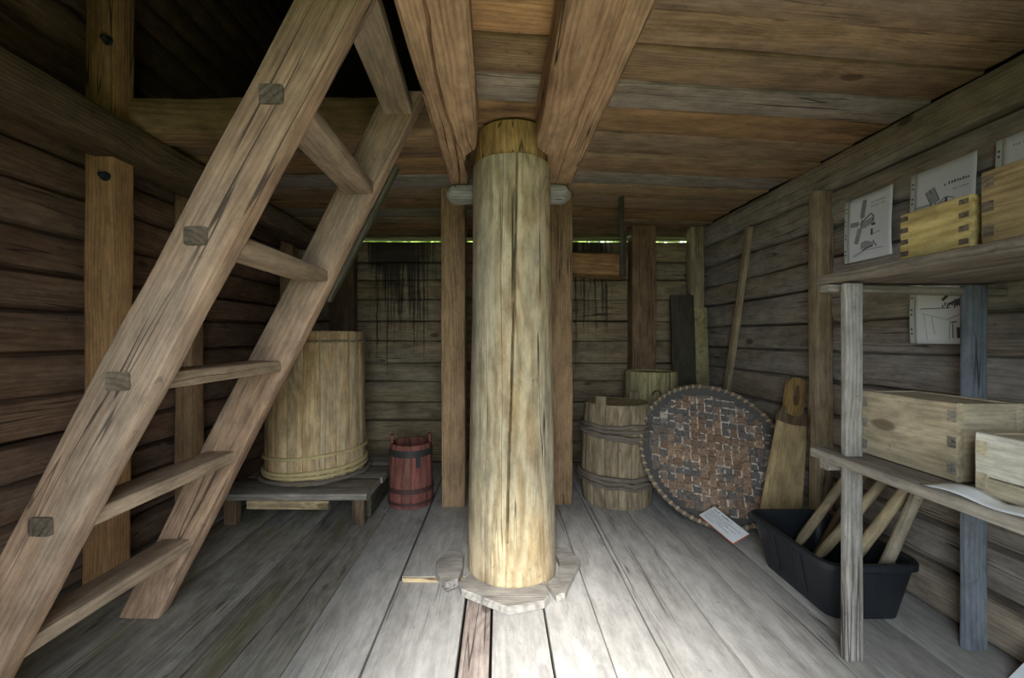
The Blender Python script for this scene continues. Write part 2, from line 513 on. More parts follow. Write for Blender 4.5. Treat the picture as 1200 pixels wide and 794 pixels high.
# front wall with the doorway the photograph is taken from
wf = tag(box('wall_front', XL-.13, DOOR_X0, FRONT_Y-.14, FRONT_Y, -.05, LOFT, M['slab']),
         'front wall with the open doorway that lets the daylight in', 'wall', kind='structure')
box('wall_panel', DOOR_X1, XR+.13, FRONT_Y-.14, FRONT_Y, -.05, LOFT, M['slab'], wf)
box('lintel', DOOR_X0, DOOR_X1, FRONT_Y-.14, FRONT_Y, DOOR_Z1, LOFT, M['slab'], wf)

# floor: planks run away from the camera
fl = tag(box('floor', XL-.1, XR+.1, -.6, YB+.1, -.16, -.075, M['soil']), 'floor of wide worn grey planks running to the back wall', 'floor', kind='structure')
bounds = [-2.0, -1.75, -1.45, -1.12, -.735, -.47, -.145, -.031, .19, .396, .585, .84, 1.06, 1.30, 1.56, 1.86]
for i in range(len(bounds)-1):
    a, b = bounds[i], bounds[i+1]
    xc, w = (a+b)/2, b-a
    gap = .004 if i not in (5, 6, 7) else .011
    mat = M['floor_moss'] if i in (0, 1, 2, 3) else M['floor']
    dz = RND.uniform(-.003, .002)
    kw = dict(r=.004, jit=.0016, seg=36)
    if i == 5:
        timber('plank', (xc, -.58, -.024), (xc, 1.915, -.024), w-gap, .045, M['floor'], fl, **kw)
        q = timber('plank', (xc+.01, 1.917, -.003), (xc+.01, YB, -.003), w-gap, .045, M['floor'], fl, **kw)
        box('cut_edge', a+.02, b-.02, 1.906, 1.9165, -.016, .0165, M['cut'], q)
    elif i == 6:
        timber('plank', (xc, -.58, -.034), (xc, YB, -.034), w-gap, .045, M['floor_step'], fl, **kw)
    else:
        timber('plank', (xc, -.58, -.024+dz), (xc, YB, -.024+dz), w-gap, .045, mat, fl, **kw)

# ceiling: boards run across, a little askew
ce = tag(box('ceiling', -.13, XR+.13, -.6, YB+.13, 2.225, 2.25, M['slab']), 'ceiling of rough brown boards laid over the two middle beams', 'ceiling', kind='structure')
box('loft_floor', XL-.1, -.131, 2.02, YB+.13, 2.226, 2.25, M['slab'], ce)
box('loft_roof', XL-.2, XR+.2, -.6, YB+.2, LOFT, LOFT+.05, M['slab'], ce)
SL = .10
ys = [-.55, -.33, -.12, .10, .31, .53, .76, .98, 1.215, 1.375, 1.565, 1.745, 1.95, 2.17, 2.40, 2.62, 2.86, 3.10, 3.35, 3.60, 3.85, 4.05]
for i in range(len(ys)-1):
    a, b = ys[i], ys[i+1]
    yc, w = (a+b)/2-.01, b-a-.009
    x1 = XR-.03
    mat = [M['ceil'], M['ceil'], M['ceil_rust']][i % 3]
    if i == 8: mat = M['ceil_orange']
    if i in (10, 14): mat = M['ceil_pale']
    if i in (9, 11): mat = M['ceil_rust'] if i == 11 else M['ceil']
    z = ZC+.028+RND.uniform(-.008, .012)
    def bd(xa, xb, mt):
        timber('board', (xa, yc+SL*xa, z), (xb, yc+SL*xb, z), w, .055, mt, ce, r=.010, jit=.005, seg=30)
    if i == 8:
        bd(-.16, .30, mat)  # only the short piece between the beams is orange
        bd(.302, x1, M['ceil'])
    else:
        bd(-.16, x1, mat)
ys = [2.065, 2.27, 2.49, 2.70, 2.93, 3.14, 3.37, 3.58, 3.80]
for i in range(len(ys)-1):
    z = ZC+.028+RND.uniform(-.006, .004)
    yc = (ys[i]+ys[i+1])/2
    timber('board', (XL+.02, yc, z), (-.163, yc, z), ys[i+1]-ys[i]-.006, .055, [M['ceil'], M['ceil_rust'], M['wall_r']][i % 3], ce, r=.006, jit=.004, seg=20)

# wall plates
t = timber('wall_plate', (XR+.04, -.42, 2.043), (XR+.04, YB, 2.043), .16, .172, M['wall_r'], r=.02, jit=.006, seg=36)
tag(t, 'long squared plate beam along the top of the right wall', 'beam')
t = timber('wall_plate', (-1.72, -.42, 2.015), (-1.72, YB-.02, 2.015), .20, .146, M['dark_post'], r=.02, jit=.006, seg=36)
tag(t, 'dark squared beam running along the left wall across the pine post', 'beam')
t = timber('cross_beam', (XL+.02, 1.985, 2.178), (-.275, 1.985, 2.178), .15, .178, M['brown_post'], r=.03, jit=.01, seg=24)
tag(t, 'rough brown cross beam at the edge of the stair opening', 'beam')

# ------------------------------------------------------------------ middle post, clasping beams, collar
PX, PY = .063, 2.025
post = empty('round_post', (PX, PY, 0))
tag(post, 'thick pale round log post standing in the middle of the floor', 'post')
k, v, f = 360, [], []
zs = [i*1.965/44 for i in range(45)]
for i, z in enumerate(zs):
    r0 = .219-.031*(z/1.965)**.8
    for j in range(k):
        q = 2*math.pi*j/k-math.pi*1.5
        qc = -math.pi/2 - .16 + .13*z + .05*n3(z*.9, 3, 7) + .015*n3(z*4, 1, 1)
        g = .036*math.exp(-((q-qc)/.016)**2)*(1 if .25 < z < 1.95 else .15)
        q2 = -math.pi/2 - .62 + .05*n3(z*1.3, 9, 2)
        g += .016*math.exp(-((q-q2)/.014)**2)*max(0, min(1, 2.6-2*z))
        rr = r0+.006*n3(math.cos(q)*1.6, math.sin(q)*1.6, z*1.2)+.002*n3(math.cos(q)*7, math.sin(q)*7, z*3)-g
        v.append((rr*math.cos(q), rr*math.sin(q), z))
for i in range(len(zs)-1):
    for j in range(k):
        f.append((i*k+j, i*k+(j+1) % k, (i+1)*k+(j+1) % k, (i+1)*k+j))
f += [tuple(reversed(range(k))), tuple(range((len(zs)-1)*k, len(zs)*k))]
new_obj('shaft', pydata('shaft', v, f, sharp=28), M['post'], post, Matrix.Translation((PX, PY, 0)))
o = new_obj('top_collar', lathe_mesh('top_collar', [(.176, 1.955), (.184, 1.985), (.184, 2.06), (.178, 2.12)], 48, .004), M['post_top'], post, Matrix.Translation((PX, PY, 0)))
o['label'] = 'amber band at the post head'


def arc(a0, a1, r, n=8):
    return [(PX+r*math.cos(math.radians(a0+(a1-a0)*i/n)), PY+r*math.sin(math.radians(a0+(a1-a0)*i/n))) for i in range(n+1)]


col = empty('floor_collar', (PX, PY, 0))
tag(col, 'split wooden collar of flat boards around the foot of the round post', 'collar')
RI = .228
front = [(-.185, 1.85), (-.165, 1.795), (.035, 1.672), (.19, 1.715), (.215, 1.75)]+arc(-50, -150, RI)
new_obj('collar_board', prism_mesh('collar_board', front, .003, .036), M['grey_wood'], col)
right = [(.245, 1.755), (.285, 1.775), (.405, 2.04), (.36, 2.16), (.29, 2.17)]+arc(25, -48, RI+.006)
new_obj('collar_board', prism_mesh('collar_board', right, .003, .032), M['grey_wood'], col)
left = [(-.305, 1.98), (-.295, 1.90), (-.235, 1.80), (-.185, 1.835), (-.172, 1.93), (-.178, 2.03), (-.21, 2.10), (-.26, 2.09)]
new_obj('collar_board', prism_mesh('collar_board', left, .021, .058), M['grey_wood'], col)
back = [(.27, 2.19), (.20, 2.33), (-.06, 2.35), (-.19, 2.22)]+arc(150, 32, RI+.006)
new_obj('collar_board', prism_mesh('collar_board', back, .003, .03), M['grey_wood'], col)

ZB = 1.96                                     # underside of the two beams


def clasp_beam(name, x0n, x1n, x0f, x1f, yend, label, notch):
    """beam along y with edges given near (y=-.4) and far; the inner lower corner is cut away beside the post"""
    v, f = [], []
    n = 40
    s = len(name)+x0n*50
    ys_ = [-.40+(yend+.40)*i/n for i in range(n+1)]
    for y in ys_:
        t = (y+.4)/(yend+.4)
        a, b = x0n+(x0f-x0n)*t, x1n+(x1f-x1n)*t
        cut = max(0.0, min(1.0, (y-1.80)/.07))*.06
        mid = (a+b)/2
        if notch == 'left': a += cut
        else: b -= cut
        zt, zb = 2.128, ZB
        j = lambda q: .006*n3(y*2+s, q*3, s)+.003*n3(y*7, q*5, s)
        r = .014
        gx = mid+(-.018 if notch == 'right' else .02)+.03*n3(y*1.3, s, 2)+.006*n3(y*9, s, 2)
        gd = (.030 if notch == 'right' else .012)*(1 if .2 < y < 2.15 else .1)*(.6+.5*abs(n3(y*2.2, 1, s)))
        gw = .006
        for kx, (x, z) in enumerate([(a+r, zb), (a*.8+gx*.2, zb), (gx-gw, zb), (gx, zb+gd), (gx+gw, zb), (b*.8+gx*.2, zb), (b-r, zb), (b, zb+r), (b, zt), (a, zt), (a, zb+r)]):
            v.append((y+.4, -(x-(x0n+x1n)/2)+j(kx), z-ZB-.08+j(kx+9)*.8))
    m_ = 11
    for i in range(n):
        for j2 in range(m_):
            f.append((i*m_+j2, i*m_+(j2+1) % m_, (i+1)*m_+(j2+1) % m_, (i+1)*m_+j2))
    f += [tuple(range(m_)), tuple(reversed(range(n*m_, n*m_+m_)))]
    me = pydata(name, v, f)
    bm = bmesh.new(); bm.from_mesh(me); bmesh.ops.recalc_face_normals(bm, faces=bm.faces); bm.to_mesh(me); bm.free()
    Mx = Matrix(((0, -1, 0, (x0n+x1n)/2), (1, 0, 0, -.4), (0, 0, 1, ZB+.08), (0, 0, 0, 1)))
    o = new_obj(name, me, M['beam'], None, Mx)
    return tag(o, label, 'beam')


clasp_beam('ceiling_beam', -.262, -.040, -.266, -.105, 2.26, 'heavy ceiling beam left of the round post with a long crack', 'right')
clasp_beam('ceiling_beam', .167, .398, .160, .392, 2.26, 'heavy ceiling beam clasping the right side of the round post', 'left')
t = timber('cross_bar', (-.285, 2.225, 1.913), (.385, 2.225, 1.913), .11, .098, M['grey_wood'], r=.046, jit=.004, er=.05, seg=36)
tag(t, 'pale rounded bar behind the round post carrying the two beam ends', 'bar')

# ------------------------------------------------------------------ other posts
def upright(name, x0, x1, y0, y1, z0, z1, mat, label, cat='post', **kw):
    kw.setdefault('r', .012)
    t = timber(name, ((x0+x1)/2, (y0+y1)/2, z0), ((x0+x1)/2, (y0+y1)/2, z1), x1-x0, y1-y0, mat, None, up=(0, 1, 0), **kw)
    return tag(t, label, cat)


upright('square_post', -.384, -.226, 2.71, 2.85, .02, 2.125, M['brown_post'], 'square orange-brown post behind the left side of the round post', jit=.006)
upright('square_post', .351, .503, 2.80, 2.95, 0, 2.125, M['brown_post'], 'square reddish-brown post behind the right side of the round post', jit=.006)
pp = empty('pine_post', (-1.76, 1.90, 0))
tag(pp, 'tall orange pine post with two bolts near the stairs at the left wall', 'post')
timber('post_timber', (-1.805, 1.885, 0), (-1.775, 1.885, 4.1), .125, .11, M['orange_post'], pp, up=(0, 1, 0), r=.008, jit=.004, seg=30)
for (bx, bz) in ((-1.755, 1.855), (-1.745, 2.46)):
    Mb = Matrix.Translation((bx, 1.826, bz)) @ Matrix.Rotation(math.pi/2, 4, 'X')
    o = new_obj('bolt', lathe_mesh('bolt', [(.021, -.004), (.021, .004), (.020, .006), (.012, .0065), (.012, .026), (.009, .03)], 12), M['bolt'], pp, Mb)
upright('wall_post', -1.955, -1.85, 2.46, 2.57, 0, 2.2, M['brown_post'], 'squared post against the left wall seen behind the stairs', jit=.006)
upright('corner_post', -1.93, -1.82, 3.60, 3.71, 0, 2.12, M['brown_post'], 'post in the far left corner of the room', jit=.006)
upright('wall_post', -1.50, -1.285, 3.60, 3.73, 0, 2.12, M['dark_post'], 'dark post on the back wall behind the tall barrel', jit=.006)
upright('wall_post', 1.165, 1.376, 3.58, 3.73, 0, 2.12, M['dim_post'], 'wide brown post on the back wall behind the yellow tub', jit=.006)
upright('corner_post', 1.69, 1.81, 3.61, 3.71, 0, 2.12, M['tan_post'], 'post in the far right corner of the room', jit=.008)
upright('wall_post', 1.762, 1.858, 2.27, 2.34, 0, 1.953, M['tan_post'], 'pale brown post on the right wall between paddle and shelf', jit=.005)

# ------------------------------------------------------------------ stairs
st = empty('ladder_stair', (-1.47, 1.35, 0))
tag(st, 'steep open wooden ladder stair rising to the loft opening', 'stairs')


def stringer(y0, xb, slope, ztop, wn, th):
    d = Vector((slope, 0, 1)).normalized()
    up = Vector((-d.z, 0, d.x))                   # in-plane normal
    p0 = Vector((xb, y0+th/2, .001))
    p1 = p0+d*(ztop/d.z)
    sk = -up.z/d.z
    return timber('stringer', p0, p1, th, wn, M['stair'], st, up=up, r=.012, jit=.006, wane=.006, skew=(sk, sk), seg=40)


S_N = (1.03, -1.495, .535)                       # near stringer: front y, foot x, run per rise
S_F = (1.655, -1.465, .508)
TH = .065
sn = stringer(*S_N, 2.42, .148, TH)
sf = stringer(*S_F, 2.13, .155, TH)
for i, z in enumerate((.30, .655, 1.02, 1.385, 1.74, 2.06)):
    xn, xf = S_N[1]+S_N[2]*z, S_F[1]+S_F[2]*z
    p0, p1 = (xn+.01, S_N[0]+TH-.012, z), (xf+.01, S_F[0]+.012, z)
    tr = timber('tread', p0, p1, .118, .046, M['tread'], st, r=.008, jit=.004)
    tn = timber('tenon', (xn-.008, S_N[0]-.0045, z+.004), (xn-.008, S_N[0]+.02, z+.004), .058, .046, M['tenon'], tr, r=.006, jit=.003, seg=3)
d = Vector((.508, 0, 1)).normalized()
up = Vector((-d.z, 0, d.x))
o = timber('rail', Vector((-.745, 1.745, 1.30)), Vector((-.455, 1.745, 1.87)), .035, .062, M['dark_board'], st, up=up, r=.006, jit=.003)
o['label'] = 'blackened batten behind the far stringer'

# ------------------------------------------------------------------ coopered things
def stave_mesh(name, prof, n, t, gap=.0025):
    """one stave centred on angle 0, prof = [(r, z)...]"""
    v, f = [], []
    half = math.pi/n
    ang = [-half, -half*.82, 0, half*.82, half]
    for (r, z) in prof:
        for j, a in enumerate(ang):
            a2 = a*(1-gap/(r*half*2))
            rr = r-(.0035 if j in (0, 4) else 0)
            v.append((rr*math.cos(a2), rr*math.sin(a2), z))
        for j in (4, 2, 0):
            a2 = ang[j]*(1-gap/(r*half*2))
            v.append(((r-t)*math.cos(a2), (r-t)*math.sin(a2), z))
    m = 8
    for i in range(len(prof)-1):
        for j in range(m):
            f.append((i*m+j, i*m+(j+1) % m, (i+1)*m+(j+1) % m, (i+1)*m+j))
    f += [tuple(reversed(range(m))), tuple(range((len(prof)-1)*m, len(prof)*m))]
    return pydata(name, v, f, sharp=45)


def staves(parent, prof, n, t, mat, C, rot0=0.0, tall=None):
    me = stave_mesh('stave', prof, n, t)
    me.materials.append(mat)
    for i in range(n):
        Mx = Matrix.Translation(C) @ Matrix.Rotation(rot0+2*math.pi*i/n, 4, 'Z')
        new_obj('stave', me, mat, parent, Mx)


def hoop(name, parent, C, r, z, thick, mat, wob=.004, tilt=(0, 0), k=8, flat=1.0, seed=0, n=48):
    pts = []
    for i in range(n):
        q = 2*math.pi*i/n
        rr = r+wob*.4*n3(math.cos(q)*2+seed, math.sin(q)*2, seed)
        pts.append((rr*math.cos(q), rr*math.sin(q), z+tilt[0]*math.cos(q)+tilt[1]*math.sin(q)+wob*n3(math.cos(q)*3, math.sin(q)*3+seed, 5)))
    return new_obj(name, tube_mesh(name, pts, thick, k, closed=True, jit=.25, flat=flat), mat, parent, Matrix.Translation(C))


def disc(name, parent, C, r, z0, z1, mat, k=40):
    return new_obj(name, lathe_mesh(name, [(r, z0), (r, z1)], k), mat, parent, Matrix.Translation(C))


# platform under the tall barrel
pl = empty('low_platform', (-1.25, 2.85, 0))
tag(pl, 'low plank platform carrying the tall barrel', 'platform')
ZP = .195
for (y0, y1, xa, xb) in ((2.47, 2.76, -1.72, -.80), (2.765, 3.04, -1.70, -.79), (3.045, 3.32, -1.72, -.795)):
    timber('plank', (xa, (y0+y1)/2, ZP-.02), (xb, (y0+y1)/2, ZP-.02), y1-y0, .04, M['shelf'], pl, r=.006, jit=.004)
for (x, y) in ((-.86, 2.52), (-.86, 3.22), (-1.64, 2.52), (-1.64, 3.22)):
    timber('leg', (x, y, 0), (x, y, ZP-.042), .075, .06, M['dark_post'], pl, up=(0, 1, 0), r=.006, jit=.003)
timber('side_rail', (-.815, 2.56, .09), (-.815, 3.18, .09), .03, .14, M['dark_board'], pl, r=.005, jit=.003)
o = timber('front_rail', (-1.52, 2.475, ZP-.066), (-1.03, 2.475, ZP-.066), .024, .058, M['cut'], pl, r=.01, jit=.006, wane=.01)
o['label'] = 'pale broken rail under the platform front'

C1 = (-1.296, 2.915, ZP+.002)
b1 = empty('tall_barrel', C1)
tag(b1, 'tall honey-coloured staved barrel standing on the low platform', 'barrel')
H1 = .985
staves(b1, [(.326, 0), (.328, .10), (.327, .30), (.324, .5), (.321, .75), (.319, H1-.01), (.315, H1)], 20, .022, M['barrel'], C1)
disc('barrel_bottom', b1, C1, .303, .03, .05, M['barrel'])
hoop('hoop', b1, C1, .334, .165, .011, M['withy'], tilt=(.02, -.008), seed=1)
hoop('hoop', b1, C1, .335, .075, .013, M['withy'], tilt=(.016, 0), seed=2)
hoop('hoop', b1, C1, .336, .048, .010, M['withy'], tilt=(.008, 0), seed=3)
hoop('hoop', b1, C1, .326, .915, .008, M['churn'], tilt=(.004, 0), seed=4)
lh = hoop('loose_hoop', None, (C1[0], C1[1], ZP+.024), .358, .002, .014, M['withy_dark'], wob=.010, seed=6)
tag(lh, 'loose dark withy hoop lying around the foot of the tall barrel', 'hoop')

# red bucket
C2 = (-.612, 2.85, .004)
b2 = empty('red_bucket', C2)
tag(b2, 'small red painted staved bucket with black iron hoops beside the platform', 'bucket')
H2 = .415
PR2 = [(.152, 0), (.153, .04), (.150, .15), (.146, .28), (.141, H2-.01), (.138, H2)]
me2 = stave_mesh('stave', PR2, 14, .016); me2.materials.append(M['red'])
me2b = stave_mesh('stave', PR2[:-2]+[(.1405, H2), (.138, H2+.055)], 14, .016); me2b.materials.append(M['red'])
for i in range(14):
    a = 2*math.pi*i/14+.20
    new_obj('stave', me2b if i in (0, 7) else me2, M['red'], b2, Matrix.Translation(C2) @ Matrix.Rotation(a, 4, 'Z'))
disc('bucket_bottom', b2, C2, .135, .02, .035, M['red'])
for z, r, hh in ((.36, .1455, .045), (.115, .1545, .03), (.03, .1555, .02)):
    o = new_obj('hoop', lathe_mesh('hoop', [(r, z-hh/2), (r+.002, z-hh/2), (r+.001, z+hh/2), (r-.002, z+hh/2)], 40, cap=False), M['iron'] if z > .2 else M['hoop_red'], b2, Matrix.Translation(C2))
for a in (-1.05,):
    Mx = Matrix.Translation(C2) @ Matrix.Rotation(a, 4, 'Z')
    v = [(x, y, z) for x in (.142, .152) for y in (-.014, .014) for z in (.27, .36)]
    f = [(0, 1, 3, 2), (4, 6, 7, 5), (0, 4, 5, 1), (2, 3, 7, 6), (0, 2, 6, 4), (1, 5, 7, 3)]
    new_obj('iron_lug', pydata('iron_lug', v, f, smooth=False), M['iron'], b2, Mx)

# grey churn barrel with withy hoops
C3 = (.835, 2.925, .002)
b3 = empty('hooped_barrel', C3)
tag(b3, 'squat grey staved barrel with thick dark withy hoops right of the round post', 'barrel')
H3 = .685
PR3 = [(.236, 0), (.243, .08), (.249, .2), (.247, .34), (.236, .5), (.222, H3-.01), (.219, H3)]
me3 = stave_mesh('stave', PR3, 17, .02); me3.materials.append(M['churn'])
me3b = stave_mesh('stave', PR3[:-2]+[(.221, H3), (.219, H3+.055)], 17, .02); me3b.materials.append(M['churn'])
for i in range(17):
    a = -2.35+2*math.pi*i/17
    new_obj('stave', me3b if i in (0, 8) else me3, M['churn'], b3, Matrix.Translation(C3) @ Matrix.Rotation(a, 4, 'Z'))
disc('lid', b3, C3, .199, H3-.024, H3-.004, M['tub'])
for j, (z, r, th, ti) in enumerate(((.545, .240, .013, .006), (.515, .245, .012, .0), (.475, .249, .016, -.02), (.455, .249, .011, -.03),
                                    (.205, .261, .015, .002), (.175, .262, .013, -.012), (.145, .258, .011, -.014))):
    hoop('hoop', b3, C3, r, z, th, M['withy_dark'], wob=.013, tilt=(ti, 0), seed=11+j)

# yellow tub behind
C4 = (1.235, 3.34, .002)
b4 = empty('yellow_tub', C4)
tag(b4, 'plain yellowish wooden tub behind the hooped barrel', 'tub')
staves(b4, [(.208, 0), (.208, .2), (.206, .5), (.205, .87)], 14, .02, M['tub'], C4)
disc('lid', b4, C4, .186, .835, .855, M['tub'])
Mx = Matrix.Translation(C4) @ Matrix.Rotation(-1.72, 4, 'Z') @ Matrix.Translation((.212, 0, .70)) @ Matrix.Rotation(math.pi/2, 4, 'Y')
pts = [(-.035*math.sin(q)-.0, .03*math.cos(q), .006+.012*math.sin(q)) for q in [math.pi*i/10 for i in range(11)]]
new_obj('handle', tube_mesh('handle', pts, .007, 8), M['dark_post'], b4, Mx)

# ------------------------------------------------------------------ winnowing basket
RB = .452
yaw, tilt = math.radians(4), math.radians(31)
nrm = Vector((-math.sin(yaw)*math.cos(tilt), -math.cos(yaw)*math.cos(tilt), math.sin(tilt)))
ax = Vector((math.cos(yaw), -math.sin(yaw), 0))
ay = nrm.cross(ax)
MB = Matrix((ax, ay, nrm)).transposed().to_4x4()
MB.translation = Vector((1.375, 2.645, RB*math.cos(tilt)+.012))
bk = empty('winnowing_basket', (1.375, 2.42, 0))
tag(bk, 'large round woven winnowing basket leaning beside the hooped barrel', 'basket')


def dish(r):
    return .030*(r/RB)**4-.010


def basket_mat(name, base, edge, white, wthr, sc):
    m, nt, b = new_mat(name, .7, .3)
    tc = N(nt, 'ShaderNodeTexCoord')
    vv = tc.outputs['Object']
    ln = N(nt, 'ShaderNodeVectorMath', operation='LENGTH'); nt.links.new(vv, ln.inputs[0])
    nz = noise_n(nt, vv, 6, detail=3)
    n2 = noise_n(nt, vv, 30, detail=3)
    c = mixc(nt, mapr(nt, nz, .42, .62), base, edge)
    c = mixc(nt, mapr(nt, math_n(nt, 'MULTIPLY_ADD', nz, .12, ln.outputs[1]), .33, .45), c, edge)
    c = mixc(nt, math_n(nt, 'MULTIPLY', n2, .5), c, tuple(q*.35 for q in base))
    pw = noise_n(nt, vv, 3.2, detail=2)
    w2 = math_n(nt, 'ADD', math_n(nt, 'MULTIPLY', pw, .65), math_n(nt, 'MULTIPLY', noise_n(nt, vv, 42, detail=2), .5))
    ringw = mapr(nt, ln.outputs[1], .05, .36, -.10, .06)
    c = mixc(nt, mapr(nt, math_n(nt, 'ADD', w2, ringw), wthr, wthr+.07), c, white)
    nt.links.new(c, b.inputs['Base Color'])
    bp = N(nt, 'ShaderNodeBump'); bp.inputs['Strength'].default_value = .4; bp.inputs['Distance'].default_value = .004
    nt.links.new(n2, bp.inputs['Height']); nt.links.new(bp.outputs[0], b.inputs['Normal'])
    return m


def weave_mat(pitch):
    """splint squares of mixed brown, soot grey and bleached tone with pale slivers along their edges"""
    m, nt, b = new_mat('basket_splint', .68, .3)
    Lk = nt.links
    tc = N(nt, 'ShaderNodeTexCoord')
    vv = tc.outputs['Object']
    sc = N(nt, 'ShaderNodeVectorMath', operation='MULTIPLY_ADD')
    sc.inputs[1].default_value = (1/pitch, 1/pitch, 0); sc.inputs[2].default_value = (.5, .5, .5)
    Lk.new(vv, sc.inputs[0])
    fl_ = N(nt, 'ShaderNodeVectorMath', operation='FLOOR'); Lk.new(sc.outputs[0], fl_.inputs[0])
    fr = N(nt, 'ShaderNodeVectorMath', operation='FRACTION'); Lk.new(sc.outputs[0], fr.inputs[0])
    wn = N(nt, 'ShaderNodeTexWhiteNoise', noise_dimensions='3D'); Lk.new(fl_.outputs[0], wn.inputs[0])
    h = N(nt, 'ShaderNodeSeparateColor'); Lk.new(wn.outputs['Color'], h.inputs[0])
    uv = N(nt, 'ShaderNodeSeparateXYZ'); Lk.new(fr.outputs[0], uv.inputs[0])
    ln = N(nt, 'ShaderNodeVectorMath', operation='LENGTH'); Lk.new(vv, ln.inputs[0])
    reg = noise_n(nt, vv, 5, detail=3)
    n2 = noise_n(nt, vv, 60, detail=4, rough=.7)
    soot = mapr(nt, math_n(nt, 'ADD', math_n(nt, 'MULTIPLY', h.outputs[0], .30), math_n(nt, 'ADD', math_n(nt, 'MULTIPLY', reg, .5), math_n(nt, 'MULTIPLY', ln.outputs[1], .55))), .46, .62)
    c = mixc(nt, h.outputs[1], (.25, .15, .095), (.44, .29, .19))
    c = mixc(nt, soot, c, (.165, .15, .14))
    pale = math_n(nt, 'ADD', math_n(nt, 'MULTIPLY', noise_n(nt, vv, 4.3, detail=1), .8), math_n(nt, 'ADD', math_n(nt, 'MULTIPLY', h.outputs[2], .22), math_n(nt, 'MULTIPLY', ln.outputs[1], .38)))
    c = mixc(nt, mapr(nt, pale, .74, .86), c, (.58, .50, .43))
    c = mixc(nt, mapr(nt, n2, .42, .66, 0, .7), c, (.075, .062, .055))
    s1 = math_n(nt, 'MULTIPLY', mapr(nt, uv.outputs[0], .78, .82), mapr(nt, h.outputs[2], .30, .40))
    s2 = math_n(nt, 'MULTIPLY', mapr(nt, uv.outputs[1], .78, .81), mapr(nt, h.outputs[0], .45, .55))
    sv = math_n(nt, 'MULTIPLY', math_n(nt, 'MAXIMUM', s1, s2), mapr(nt, noise_n(nt, vv, 34, detail=2), .46, .54))
    c = mixc(nt, math_n(nt, 'MULTIPLY', sv, .9), c, (.76, .65, .53))
    Lk.new(c, b.inputs['Base Color'])
    bp = N(nt, 'ShaderNodeBump'); bp.inputs['Strength'].default_value = .5; bp.inputs['Distance'].default_value = .004
    Lk.new(n2, bp.inputs['Height']); Lk.new(bp.outputs[0], b.inputs['Normal'])
    return m


PIT = .050
MBK = weave_mat(PIT)
MBE = basket_mat('basket_bark_edge', (.15, .135, .125), (.115, .108, .10), (.48, .42, .36), .80, 1)
prof = [(r, dish(r)-.006) for r in (0.004, .1, .2, .3, .37, .41, .44, RB)]
o = new_obj('backing', lathe_mesh('backing', prof+[(RB, dish(RB)-.016), (.3, dish(.3)-.018), (.004, dish(0)-.018)], 64, .001), MBE, bk, MB)


MW = MB @ Matrix.Rotation(math.radians(-9), 4, 'Z')
RW, SW, TH_ = .392, .0455, .003
for d in (0, 1):
    for i in range(-8, 9):
        u = i*PIT
        if abs(u) > RW-.02: continue
        hl = math.sqrt(RW*RW-u*u)
        v, f = [], []
        s_ = -hl
        pos = sorted(set([-hl, hl]+[j*PIT+e for j in range(-9, 10) for e in (-.019, .019) if abs(j*PIT+e) < hl]))
        for k2, s_ in enumerate(pos):
            j = round(s_/PIT)
            sgn = 1 if (i+j+d) % 2 else -1
            z = dish(math.hypot(u, s_))+.002+.0032*sgn
            for (du, dz) in ((-SW/2, 0), (SW/2, 0), (SW/2, TH_), (-SW/2, TH_)):
                uu = u+du+.0018*n3(i*3.1+du*40, s_*9, d*7)
                v.append((uu, s_, z+dz) if d == 0 else (s_, uu, z+dz))
            if k2:
                a_, b_ = (k2-1)*4, k2*4
                for q in range(4):
                    f.append((a_+q, a_+(q+1) % 4, b_+(q+1) % 4, b_+q))
        f += [(0, 1, 2, 3), tuple(len(v)-4+q for q in (3, 2, 1, 0))]
        new_obj('splint', pydata('splint', v, f, smooth=False), MBK, bk, MW)
pts = [(RB*math.cos(2*math.pi*i/72), RB*math.sin(2*math.pi*i/72), dish(RB)+.004) for i in range(72)]
new_obj('rim', tube_mesh('rim', pts, .013, 8, closed=True, jit=.2, up=Vector((0, 0, 1))), M['withy_dark'], bk, MB)
vb, fb = [], []
for i in range(64):                               # root binding wound round the rim
    q0 = 2*math.pi*i/64
    if n3(i*.37, 4, 1) < -.34: continue
    base = len(vb)
    for k2 in range(13):
        a = 2*math.pi*k2/12
        q = q0+.035*(k2/12-.5)
        rr = RB+.0155*math.cos(a)
        zz = dish(RB)+.004+.0155*math.sin(a)
        for dq in (-.016, .016):
            vb.append((rr*math.cos(q+dq), rr*math.sin(q+dq), zz))
        if k2:
            c = base+k2*2
            fb.append((c-2, c-1, c+1, c))
o = new_obj('rim_binding', pydata('rim_binding', vb, fb), plain('root_binding', (.42, .31, .20), .7, .3, .4, 25), bk, MB)
o['kind'] = 'stuff'
sm = o.modifiers.new('thickness', 'SOLIDIFY'); sm.thickness = .002

# ------------------------------------------------------------------ printed card on the floor
def quad_frame(A, B, D):
    x = (B-A).normalized(); n = x.cross(D-A).normalized(); y = n.cross(x)
    Mx = Matrix((x, y, n)).transposed().to_4x4(); Mx.translation = A
    return Mx, (B-A).length, (D-A).dot(y)


def flat_boxes(name, rects, z0, z1, mat, parent, Mx, surf=None):
    """thin raised print: rects are convex polygons in the sheet's own plane"""
    v, f = [], []
    for poly in rects:
        n = len(poly); b = len(v)
        for z in (z0, z1):
            for p in poly:
                s = surf(*p) if surf else 0
                v.append((p[0], p[1], z+s))
        f.append(tuple(range(b+n, b+2*n)))
        f.append(tuple(reversed(range(b, b+n))))
        for j in range(n):
            f.append((b+j, b+(j+1) % n, b+n+(j+1) % n, b+n+j))
    o = new_obj(name, pydata(name, v, f, smooth=False), mat, parent, Mx)
    o['kind'] = 'stuff'
    return o


def rect(x0, y0, x1, y1):
    return [(x0, y0), (x1, y0), (x1, y1), (x0, y1)]


